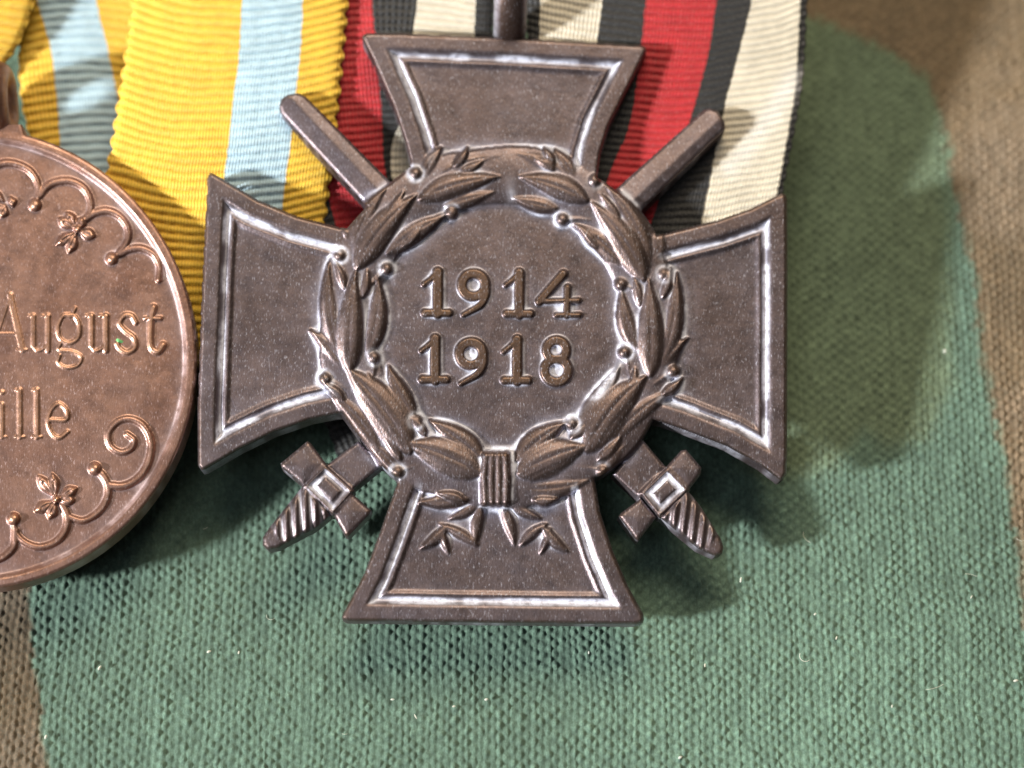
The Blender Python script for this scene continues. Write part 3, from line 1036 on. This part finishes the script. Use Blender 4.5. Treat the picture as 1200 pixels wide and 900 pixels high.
def band(parent, origin, curves, cols, heights, period=10.0, amp=2.3, bow=0.0, seed=0, thick=5.0, rag=1.2, crease_glints=()):
    """a length of ribbed ribbon: curves are the stripe borders from top to bottom (pixels),
    heights(u, v) its distance behind the cross plane"""
    n_v = None
    cl = [smooth_line(c, 16) for c in curves]

    def resample(c, n):
        L = np.r_[0, np.cumsum(np.hypot(*np.diff(c, axis=0).T))]
        t = np.linspace(0, L[-1], n)
        return np.c_[np.interp(t, L, c[:, 0]), np.interp(t, L, c[:, 1])], L[-1]

    length = np.mean([resample(c, 2)[1] for c in cl])
    per = 5
    nrib = int(length / period)
    n_v = nrib * per + 1
    cl = [resample(c, n_v)[0] for c in cl]
    for k in range(1, len(cl) - 1):                   # yarns interlace at the stripe borders
        jag = np.repeat(np.random.default_rng(seed * 50 + k).random(n_v // 3 + 1), 3)[:n_v] - 0.5
        cl[k][:, 0] += jag * 1.3
    PX, PY, CI, UU = [], [], [], []
    upos = 0.0
    for k in range(len(cl) - 1):
        wd = np.mean(np.hypot(*(cl[k + 1] - cl[k]).T))
        nc = max(2, int(wd / 3.0))
        for j in range(nc + 1):                       # stripe borders doubled: a clean change of yarn
            t = j / nc
            p = cl[k] * (1 - t) + cl[k + 1] * t
            PX.append(p[:, 0])
            PY.append(p[:, 1])
            CI.append(k)
            UU.append(upos + wd * t)
        upos += wd
    PX, PY = np.array(PX).T, np.array(PY).T
    UU = np.array(UU)
    u = UU / upos
    v = np.linspace(0, 1, n_v)
    U, Vv = np.meshgrid(u, v)
    rib_i = v * nrib
    wob = (fbm(U * upos, Vv * length, 60, 200 + seed) - 0.5) * 0.7
    ribf = rib_i[:, None] + wob + bow * (4 * U * (1 - U))
    prof = np.abs(np.sin(np.pi * ribf)) ** 0.7
    H = heights(U, Vv) + amp * prof + 0.5 * (vnoise(U * upos, Vv * length, 5, 210 + seed) - 0.5)
    # ribs bow across the ribbon; selvages ragged with the ribs
    PY = PY + (fbm(U * upos, Vv * length, 90, 220 + seed) - 0.5) * 5
    e = np.zeros_like(U)
    e[:, 0] = -1
    e[:, -1] = 1
    PX = PX + e * rag * (np.abs(np.sin(np.pi * ribf * 0.5 + 1)) * 2 - 1)
    H = H - 3.0 * (np.exp(-(U * upos / 3.5) ** 2) + np.exp(-((1 - U) * upos / 3.5) ** 2))
    Pf = CROSS.at(PX, PY, H)
    dv, du = np.gradient(Pf, axis=(0, 1))
    # borders are doubled columns: take the neighbours' slope there
    ci = np.array(CI)
    N = np.cross(du, dv)
    bad = np.zeros(len(ci), bool)
    N *= np.sign(N[..., 2:3] + 1e-12)
    N /= np.linalg.norm(N, axis=-1, keepdims=True) + 1e-9
    W = to_world(Pf)
    C = np.zeros(U.shape + (3,))
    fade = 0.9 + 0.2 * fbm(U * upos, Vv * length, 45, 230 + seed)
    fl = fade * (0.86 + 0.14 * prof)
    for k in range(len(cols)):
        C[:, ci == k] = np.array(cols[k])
    C = C ** (1 + 0.45 * (1 - prof[..., None])) * fl[..., None]  # rib grooves deepened in tint: light bouncing between yarns put into the colour
    for pts, wdt, amt in crease_glints:                        # highlight along a crease, painted pale into the yarn colour
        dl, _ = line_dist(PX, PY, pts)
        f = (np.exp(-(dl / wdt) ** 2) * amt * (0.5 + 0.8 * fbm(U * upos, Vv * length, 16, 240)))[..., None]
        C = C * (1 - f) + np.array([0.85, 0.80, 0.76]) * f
    nu = len(u)
    idx = np.arange(n_v * nu).reshape(n_v, nu)
    keep = np.arange(nu - 1)
    keep = keep[(ci[keep] == ci[keep + 1])]
    # stitch doubled borders by sharing position only (gap is zero wide)
    F = np.stack([idx[:-1][:, keep], idx[1:][:, keep], idx[1:][:, keep + 1], idx[:-1][:, keep + 1]], -1).reshape(-1, 4)
    Nw = dir_world(N)
    back = to_world(Pf - CROSS.n * thick).reshape(-1, 3)
    uv = np.stack([np.broadcast_to(UU, U.shape), Vv * length], -1).reshape(-1, 2)
    nV = n_v * nu
    Fb = F[:, ::-1] + nV
    es = []
    for j in (0, nu - 1):
        es.append(np.stack([idx[:-1, j], idx[1:, j], idx[1:, j] + nV, idx[:-1, j] + nV], -1))
    for i in (0, n_v - 1):
        a = idx[i]
        es.append(np.stack([a[keep], a[keep + 1], a[keep + 1] + nV, a[keep] + nV], -1))
    Fall = np.concatenate([F, Fb] + es)
    VV = np.concatenate([W.reshape(-1, 3), back])
    NN = np.concatenate([Nw.reshape(-1, 3), -Nw.reshape(-1, 3)])
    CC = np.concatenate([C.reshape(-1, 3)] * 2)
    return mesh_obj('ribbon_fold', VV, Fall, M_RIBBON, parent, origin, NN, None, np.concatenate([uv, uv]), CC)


rib_o = to_world(CROSS.at(270, 60, -60))
rib1 = empty('medal_ribbon', rib_o)
tag(rib1, 'yellow ribbon with a pale blue stripe above the round medal', 'ribbon', 'folded medal ribbons')
# front fold on the right
band(rib1, rib_o,
     [[(160, -40), (156, 0), (148, 60), (140, 112), (131, 172), (120, 232), (112, 330), (108, 430)],
      [(287, -40), (283, 0), (280, 60), (274, 112), (267, 172), (261, 226), (255, 320), (250, 430)],
      [(358, -40), (355, 0), (352, 60), (346, 112), (340, 172), (332, 232), (326, 320), (320, 430)],
      [(409, -40), (406, 0), (401, 60), (396, 112), (390, 172), (381, 250), (374, 330), (368, 430)]],
     [YEL, BLU, YEL], lambda U, V: -10 - 34 * V - 60 * np.maximum(0, V - 0.45) - 8 * (2 * U - 1) ** 2, 10.2, 3.2, -2.0, 1, rag=2.6)
# back fold seen in the gap
band(rib1, rib_o,
     [[(28, -40), (30, 0), (22, 60), (26, 120), (40, 180), (60, 260)],
      [(34, -40), (43, 0), (60, 60), (67, 120), (71, 180), (76, 260)],
      [(104, -40), (112, 0), (126, 60), (138, 116), (147, 180), (160, 260)],
      [(170, -40), (176, 0), (188, 60), (200, 120), (212, 180), (225, 260)]],
     [YEL, BLU, YEL], lambda U, V: -66 - 26 * V - 18 * U, 10.4, 3.2, 0.8, 2)
# left front fold, only its corner in the picture
band(rib1, rib_o,
     [[(-150, -40), (-150, 0), (-150, 40), (-152, 80), (-156, 130)],
      [(-80, -40), (-84, 0), (-92, 40), (-104, 80), (-120, 130)],
      [(-30, -40), (-34, 0), (-44, 40), (-58, 80), (-78, 130)],
      [(50, -40), (40, 0), (24, 44), (4, 76), (-30, 120)]],
     [YEL, BLU, YEL], lambda U, V: -30 - 26 * V - 10 * (2 * U - 1) ** 2, 10.2, 3.2, 0.5, 3)

rib2_o = to_world(CROSS.at(680, 60, -60))
rib2 = empty('medal_ribbon', rib2_o)
tag(rib2, 'black, white and red striped ribbon behind the cross', 'ribbon', 'folded medal ribbons')
band(rib2, rib2_o,
     [[(616, -40), (617, 0), (618, 60), (616, 130), (608, 220), (595, 330), (590, 440)],
      [(634, -40), (633, 0), (632, 60), (628, 130), (616, 220), (602, 330), (597, 440)],
      [(712, -40), (706, 0), (698, 60), (686, 130), (664, 220), (640, 330), (628, 440)],
      [(766, -40), (757, 0), (750, 70), (737, 150), (712, 212), (686, 330), (672, 440)],
      [(848, -40), (840, 0), (831, 60), (808, 142), (771, 239), (742, 340), (722, 440)],
      [(888, -40), (881, 0), (866, 60), (848, 130), (824, 250), (800, 350), (780, 440)],
      [(944, -40), (938, 0), (935, 60), (931, 111), (911, 226), (890, 340), (860, 440)],
      [(952, -40), (946, 0), (943, 60), (938, 111), (917, 226), (896, 340), (866, 440)]],
     [BLK, WHT, BLK, RED, BLK, WHT, BLK], lambda U, V: -14 - 38 * V - 6 * U ** 2, 8.6, 2.4, -3.0, 4, crease_glints=[([(930, 92), (900, 140), (856, 196)], 13, 0.55)])
band(rib2, rib2_o,
     [[(222, -40), (226, 0), (240, 120), (285, 260), (345, 400), (400, 545)],
      [(232, -40), (236, 0), (252, 120), (300, 260), (375, 400), (440, 530)],
      [(300, -40), (303, 0), (318, 120), (352, 260), (410, 400), (470, 510)],
      [(352, -40), (355, 0), (366, 120), (392, 260), (440, 400), (490, 500)],
      [(434, -40), (436, 0), (447, 130), (452, 205), (480, 380), (520, 490)],
      [(488, -40), (489, 0), (470, 130), (459, 205), (500, 380), (540, 480)],
      [(558, -40), (557, 0), (556, 60), (560, 205), (570, 360), (575, 470)],
      [(578, -40), (577, 0), (576, 60), (576, 205), (584, 360), (585, 460)]],
     [BLK, WHT, BLK, RED, BLK, WHT, BLK], lambda U, V: -24 - 50 * V - 9 * (1 - U), 8.6, 2.4, 2.0, 5)

# ------------------------------------------------------------------ lint and dust on the cloth
def build_lint():
    spots = [(868, 680, 9, 3, 80), (826, 780, 6, 2.5, 85), (955, 720, 5, 3, 40), (980, 748, 6, 2.5, 70), (1190, 798, 8, 4, 10), (1045, 828, 5, 2, 80),
             (54, 864, 7, 4, 80), (117, 783, 8, 4, 60), (245, 764, 7, 4, 20), (280, 765, 5, 3, 80), (570, 820, 6, 4, 15), (487, 840, 8, 2, 120),
             (1107, 412, 7, 5, 90), (1138, 700, 6, 2, 60), (797, 888, 7, 4, 30), (460, 820, 6, 3, 0), (532, 828, 5, 3, 10), (690, 765, 5, 3, 90)]
    V, F = [], []
    for k, (px, py, a, b, deg) in enumerate(spots):
        r = np.array([(px - 600) / D, (450 - py) / D, -1.0])
        n = np.array([0, st, ct])
        kk = ((np.array([0, 0, ZC]) - np.array([0, 0, D])) @ n) / (r @ n)
        c = to_world(np.array([0, 0, D]) + r * kk) / S
        t = math.radians(deg)
        for i in range(4):
            for j in range(8):
                th, ph = math.pi * i / 3, 2 * math.pi * j / 8
                lx, ly, lz = a * 0.42 * math.cos(th), b * 0.42 * math.sin(th) * math.cos(ph), b * 0.4 * math.sin(th) * math.sin(ph)
                V.append((c[0] + lx * math.cos(t) - ly * math.sin(t), c[1] + lx * math.sin(t) + ly * math.cos(t), 1.5 + lz))
        o = k * 32
        for i in range(3):
            for j in range(8):
                F.append((o + i * 8 + j, o + i * 8 + (j + 1) % 8, o + (i + 1) * 8 + (j + 1) % 8, o + (i + 1) * 8 + j))
    V = [tuple(v) for v in V]
    lr = np.random.default_rng(21)
    for k in range(11):                                   # curled fibres
        px, py = lr.uniform(0, 1200), lr.uniform(560, 900)
        r = np.array([(px - 600) / D, (450 - py) / D, -1.0])
        n = np.array([0, st, ct])
        kk = ((np.array([0, 0, ZC]) - np.array([0, 0, D])) @ n) / (r @ n)
        c = to_world(np.array([0, 0, D]) + r * kk) / S
        th, curl, ln, rad = lr.uniform(0, 6.28), lr.normal(0, 0.28), lr.uniform(6, 26) , lr.uniform(0.2, 0.42)
        o = len(V)
        p = np.array([c[0], c[1], 1.0])
        for i in range(7):
            d = np.array([math.cos(th), math.sin(th), 0])
            s_ = np.array([-d[1], d[0], 0])
            for j in range(4):
                a = j * math.pi / 2
                V.append(tuple(p + s_ * rad * math.cos(a) + np.array([0, 0, 1]) * rad * math.sin(a)))
            p = p + d * ln / 6 + np.array([0, 0, 0.5 * math.sin(i)])
            th += curl
        for i in range(6):
            for j in range(4):
                F.append((o + i * 4 + j, o + i * 4 + (j + 1) % 4, o + (i + 1) * 4 + (j + 1) % 4, o + (i + 1) * 4 + j))
    m, nt, bs = new_mat('pale_lint')
    nt.links.new(mixcol(nt, noise(nt, px_coords(nt), 0.02, 1), (0.55, 0.50, 0.38), (0.50, 0.54, 0.50)), bs.inputs['Base Color'])
    bs.inputs['Roughness'].default_value = 0.8
    o = mesh_obj('lint', np.array(V) * S, F, m)
    tag(o, 'pale crumbs of lint scattered over the green cloth', None, kind='stuff')


build_lint()


# a spot of green corrosion in the lettering of the round medal
def verdigris():
    m, nt, bs = new_mat('verdigris')
    nt.links.new(mixcol(nt, noise(nt, px_coords(nt), 0.3, 2), (0.10, 0.42, 0.12), (0.22, 0.55, 0.25)), bs.inputs['Base Color'])
    bs.inputs['Roughness'].default_value = 0.8
    V, F = [], []
    for i in range(4):
        for j in range(10):
            a = 2 * math.pi * j / 10
            r = (4.6 - 1.5 * i) * (1 + 0.25 * math.sin(3 * a + 1)) if i < 3 else 0.2
            V.append(DISC.at(139 + 1.25 * r * math.cos(a), 400 + 0.8 * r * math.sin(a), -4.4 + 1.1 * i))
    for i in range(3):
        for j in range(10):
            F.append((i * 10 + j, i * 10 + (j + 1) % 10, (i + 1) * 10 + (j + 1) % 10, (i + 1) * 10 + j))
    mesh_obj('verdigris_spot', to_world(np.array(V)), np.array(F)[:, ::-1], m, disc_root, disc_base)


verdigris()
